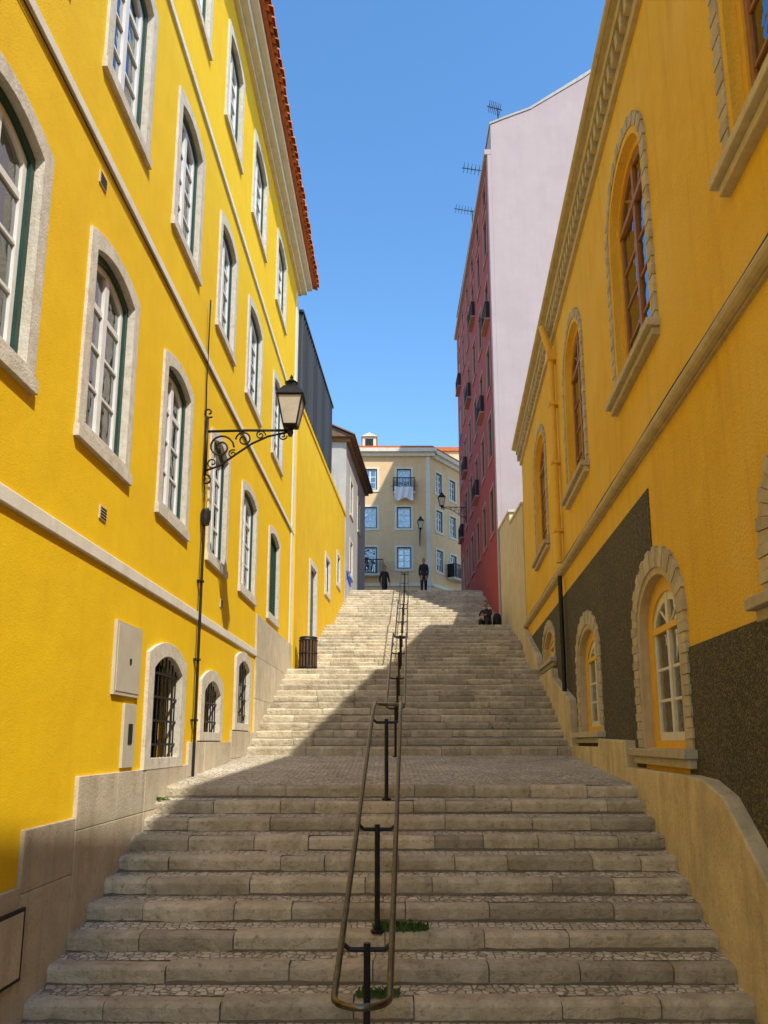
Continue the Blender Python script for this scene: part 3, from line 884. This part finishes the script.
# buildings behind
bk = empty('orange_apartment_building')
m = MB('walls', bk); m.box(5, 16, 72, 84, 7, 28.2, 'beige'); m.box(4.8, 16.2, 71.8, 84.2, 28.2, 28.6, 'tile')
for z in (12, 15.5, 19, 22.5, 25.5):
    for x in (6, 8.5, 11, 13.5): m.box(x, x + 1.1, 71.93, 71.99, z, z + 1.7, 'dark'); m.box(x - .12, x + 1.22, 71.96, 71.998, z - .12, z + 1.82, 'band')
m.finish()

wall_lamp('wall_street_lamp', (4.68, 42, 13.0), (-1, 0), 1.4)
wall_lamp('wall_street_lamp', (2.4, 49.98, 13.6), (0, -1), 1.2)

# ================================================================= BIN, WEEDS
def litter_bin(x, y, z, r=.24, h=1.0):
    e = empty('litter_bin'); b = MB('bin_body', e)
    b.lathe(x, y, [(r * .8, z), (r * .88, z + .04), (r * .88, z + h - .1), (r * .7, z + h - .1)], 'black', 16)
    for k in range(16):
        a = 2 * pi * k / 16
        b.tube([(x + r * cos(a), y + r * sin(a), z + .06), (x + r * cos(a), y + r * sin(a), z + h - .14)], .03, 'wood', 6)
    for zz in (.1, .5, h - .12):
        b.tube([(x + (r + .025) * cos(2 * pi * k / 24), y + (r + .025) * sin(2 * pi * k / 24), z + zz) for k in range(24)], .018, 'black', 6, closed=True)
    b.tube([(x + r * cos(2 * pi * k / 24), y + r * sin(2 * pi * k / 24), z + h - .05) for k in range(24)], .03, 'black', 6, closed=True)
    b.finish()
litter_bin(-2.2, 22.2, 2.02)

def weeds(x, y, z, n, r, h):
    w_ = MB('weed_tuft')
    for i in range(n):
        a = rng(0, 2 * pi); d = r * random.random() ** .7
        px, py = x + d * cos(a) * 1.6, y + d * sin(a) * .5
        b = rng(0, 2 * pi); l = h * rng(.4, 1); wd = rng(.004, .012)
        tx, ty = px + cos(b) * l * .6, py + sin(b) * l * .6
        w_.add([(px - wd, py, z), (px + wd, py, z), (px + cos(b) * l * .3 + wd, py + sin(b) * l * .3, z + l * .6), (tx, ty, z + l * .7), (px + cos(b) * l * .3 - wd, py + sin(b) * l * .3, z + l * .6)], [[0, 1, 2, 3, 4]], 'grass')
    w_.finish(recalc=False)
weeds(.16, 7.56, stairz(7.5) - .01, 260, .16, .14)
weeds(-.05, 6.8, stairz(6.9) - .01, 180, .12, .1)
weeds(-2.8, 9.9, stairz(9.9), 60, .08, .06)

# ================================================================= PEOPLE
def pm(name, c): 
    return surf(name, c, tuple(v * .75 for v in c), 12, .8, .1, 60)
skinm = pm('skin', (.42, .24, .16)); hairm = pm('hair', (.03, .02, .015)); shoem = pm('shoes', (.03, .03, .03))

def person(name, loc, ang, pose, topc, legc):
    mats = [pm(name + '_top', topc), pm(name + '_trousers', legc), skinm, hairm, shoem]
    J = {}
    def S(k, p, r): J[k] = (Vector(p), r)
    if pose == 'sit':
        S('pel', (0, 0, .12), .15); S('sp', (0, .02, .32), .135); S('ch', (0, .08, .52), .15); S('nk', (0, .13, .68), .055); S('hd', (0, .16, .76), .06)
        for s, n in ((-1, 'L'), (1, 'R')):
            S('sh' + n, (s * .18, .09, .6), .06); S('el' + n, (s * .24, .25, .4), .045); S('wr' + n, (s * .1, .42, .38), .03); S('ha' + n, (s * .05, .47, .37), .034)
            S('hp' + n, (s * .1, .06, .1), .1); S('kn' + n, (s * .14, .46, .2), .07); S('an' + n, (s * .13, .5, -.25), .045); S('to' + n, (s * .14, .64, -.3), .04)
    else:
        st = .14 if pose == 'walk' else .02
        S('pel', (0, 0, .95), .15); S('sp', (0, 0, 1.15), .145); S('ch', (0, .01, 1.35), .165); S('nk', (0, .02, 1.5), .055); S('hd', (0, .03, 1.57), .06)
        for s, n in ((-1, 'L'), (1, 'R')):
            S('sh' + n, (s * .17, 0, 1.42), .075); S('el' + n, (s * .21, -.03 - s * st * .6, 1.14), .055); S('wr' + n, (s * .2, .06 - s * st, .9), .04); S('ha' + n, (s * .2, .08 - s * st, .83), .036)
            S('hp' + n, (s * .085, 0, .88), .115); S('kn' + n, (s * .095, .03 + s * st * .8, .5), .08); S('an' + n, (s * .095, -.02 + s * st * 1.6, .1), .055); S('to' + n, (s * .11, .14 + s * st * 1.6, .05), .045)
    E = [('pel', 'sp', 0), ('sp', 'ch', 0), ('ch', 'nk', 0), ('nk', 'hd', 2)]
    for n in 'LR':
        E += [('ch', 'sh' + n, 0), ('sh' + n, 'el' + n, 0), ('el' + n, 'wr' + n, 0), ('wr' + n, 'ha' + n, 2), ('pel', 'hp' + n, 1), ('hp' + n, 'kn' + n, 1), ('kn' + n, 'an' + n, 1), ('an' + n, 'to' + n, 4)]
        h = J['ha' + n][0]; d = (h - J['wr' + n][0]).normalized(); side = 1 if n == 'L' else -1
        for k in range(5):
            off = Vector((0, (k - 1.5) * .018, 0)) if k < 4 else Vector((side * .02, .045, .02))
            L = (.07, .08, .075, .06, .03)[k]
            J['f%d%s' % (k, n)] = (h + off + d * L + Vector((side * .012, 0, 0)), .009); E.append(('ha' + n, 'f%d%s' % (k, n), 2))
    keys = list(J); idx = {k: i for i, k in enumerate(keys)}
    me = bpy.data.meshes.new('tmp'); me.from_pydata([J[k][0] for k in keys], [(idx[a], idx[b]) for a, b, _ in E], [])
    ob = bpy.data.objects.new('tmp', me); scene.collection.objects.link(ob)
    ob.modifiers.new('Skin', 'SKIN')
    for i, k in enumerate(keys):
        r = J[k][1]; me.skin_vertices[0].data[i].radius = (r, r * (.72 if k in ('pel', 'sp', 'ch') else 1))
        me.skin_vertices[0].data[i].use_root = (k == 'pel')
    sb = ob.modifiers.new('Sub', 'SUBSURF'); sb.levels = 1; sb.render_levels = 1
    dg = bpy.context.evaluated_depsgraph_get(); dg.update()
    me2 = bpy.data.meshes.new_from_object(ob.evaluated_get(dg))
    bpy.data.objects.remove(ob)
    me2.materials.clear()
    for mm in mats: me2.materials.append(mm)
    for p in me2.polygons:
        best = 9; bi = 0
        for a, b, lab in E:
            A, B = J[a][0], J[b][0]; ab = B - A
            t = max(0, min(1, (p.center - A).dot(ab) / ab.length_squared)); dd = (p.center - (A + ab * t)).length
            if dd < best: best, bi = dd, lab
        p.material_index = bi; p.use_smooth = True
    # head
    bm = bmesh.new(); bm.from_mesh(me2)
    hc = J['hd'][0] + Vector((0, .015, .1))
    r = bmesh.ops.create_icosphere(bm, subdivisions=3, radius=1)
    fs = set()
    for v in r['verts']:
        c = v.co.copy()
        q = Vector((c.x * .078, c.y * .098, c.z * .122))
        if c.z < 0: q.x *= 1 + .25 * c.z; q.y *= 1 + .1 * c.z
        if c.y > .85 and -.35 < c.z < .1: q.y += .022 * (1 - abs(c.x) * 3 if abs(c.x) < .33 else 0)
        if abs(c.z - .08) < .12 and .15 < abs(c.x) < .5 and c.y > .6: q.y -= .008
        if abs(c.x) > .93 and abs(c.z) < .3: q.x *= 1.15
        v.co = q + hc
        fs.update(v.link_faces)
    for f in fs:
        c = f.calc_center_median() - hc
        f.material_index = 3 if (c.z > .05 or (c.y < .0 and c.z > -.07)) else 2
        f.smooth = True
    bm.to_mesh(me2); bm.free()
    o = bpy.data.objects.new(name, me2); scene.collection.objects.link(o)
    o.location = loc; o.rotation_euler = (0, 0, ang)
    return o
person('standing_person', (1.95, 36.9, 7.1), pi, 'stand', (.02, .02, .025), (.02, .02, .03))
person('walking_person', (.02, 38.5, 7.1), pi + .4, 'walk', (.03, .025, .025), (.03, .03, .04))
person('seated_person', (3.95, 28.95, 4.32), pi - .5, 'sit', (.05, .04, .04), (.04, .035, .03))
bp_ = MB('backpack')
bp_.lathe(4.3, 28.9, [(.12, 4.33), (.17, 4.4), (.17, 4.62), (.13, 4.76), (.04, 4.82)], 'black', 12); bp_.finish(smooth=True)

# ================================================================= LIGHT, SKY, CAMERA
EL, AZ = radians(50), radians(145)
S_ = Vector((cos(EL) * sin(AZ), cos(EL) * cos(AZ), sin(EL)))
sd = bpy.data.lights.new('sun', 'SUN'); sd.energy = 5; sd.angle = radians(.8); sd.color = (1, .94, .84)
so = bpy.data.objects.new('sun', sd); scene.collection.objects.link(so)
so.rotation_euler = S_.to_track_quat('Z', 'Y').to_euler()
W = bpy.data.worlds.new('World'); scene.world = W; W.use_nodes = True
t = W.node_tree; bg = t.nodes['Background']
sky = t.nodes.new('ShaderNodeTexSky'); sky.sky_type = 'NISHITA'; sky.sun_disc = False
sky.sun_elevation = EL; sky.sun_rotation = AZ; sky.air_density = 1.2; sky.dust_density = .2; sky.ozone_density = 2.2
hs = t.nodes.new('ShaderNodeHueSaturation'); hs.inputs['Saturation'].default_value = 1.22; hs.inputs['Value'].default_value = 1.85
t.links.new(sky.outputs[0], hs.inputs['Color']); t.links.new(hs.outputs[0], bg.inputs[0]); bg.inputs[1].default_value = .15

cd = bpy.data.cameras.new('camera'); co = bpy.data.objects.new('camera', cd); scene.collection.objects.link(co)
co.location = (0, 0, 0); co.rotation_euler = (radians(90 + 10.6), 0, 0)
cd.lens = 27.03; cd.sensor_width = 36; cd.shift_y = .084; cd.clip_end = 2000; cd.clip_start = .05
scene.camera = co
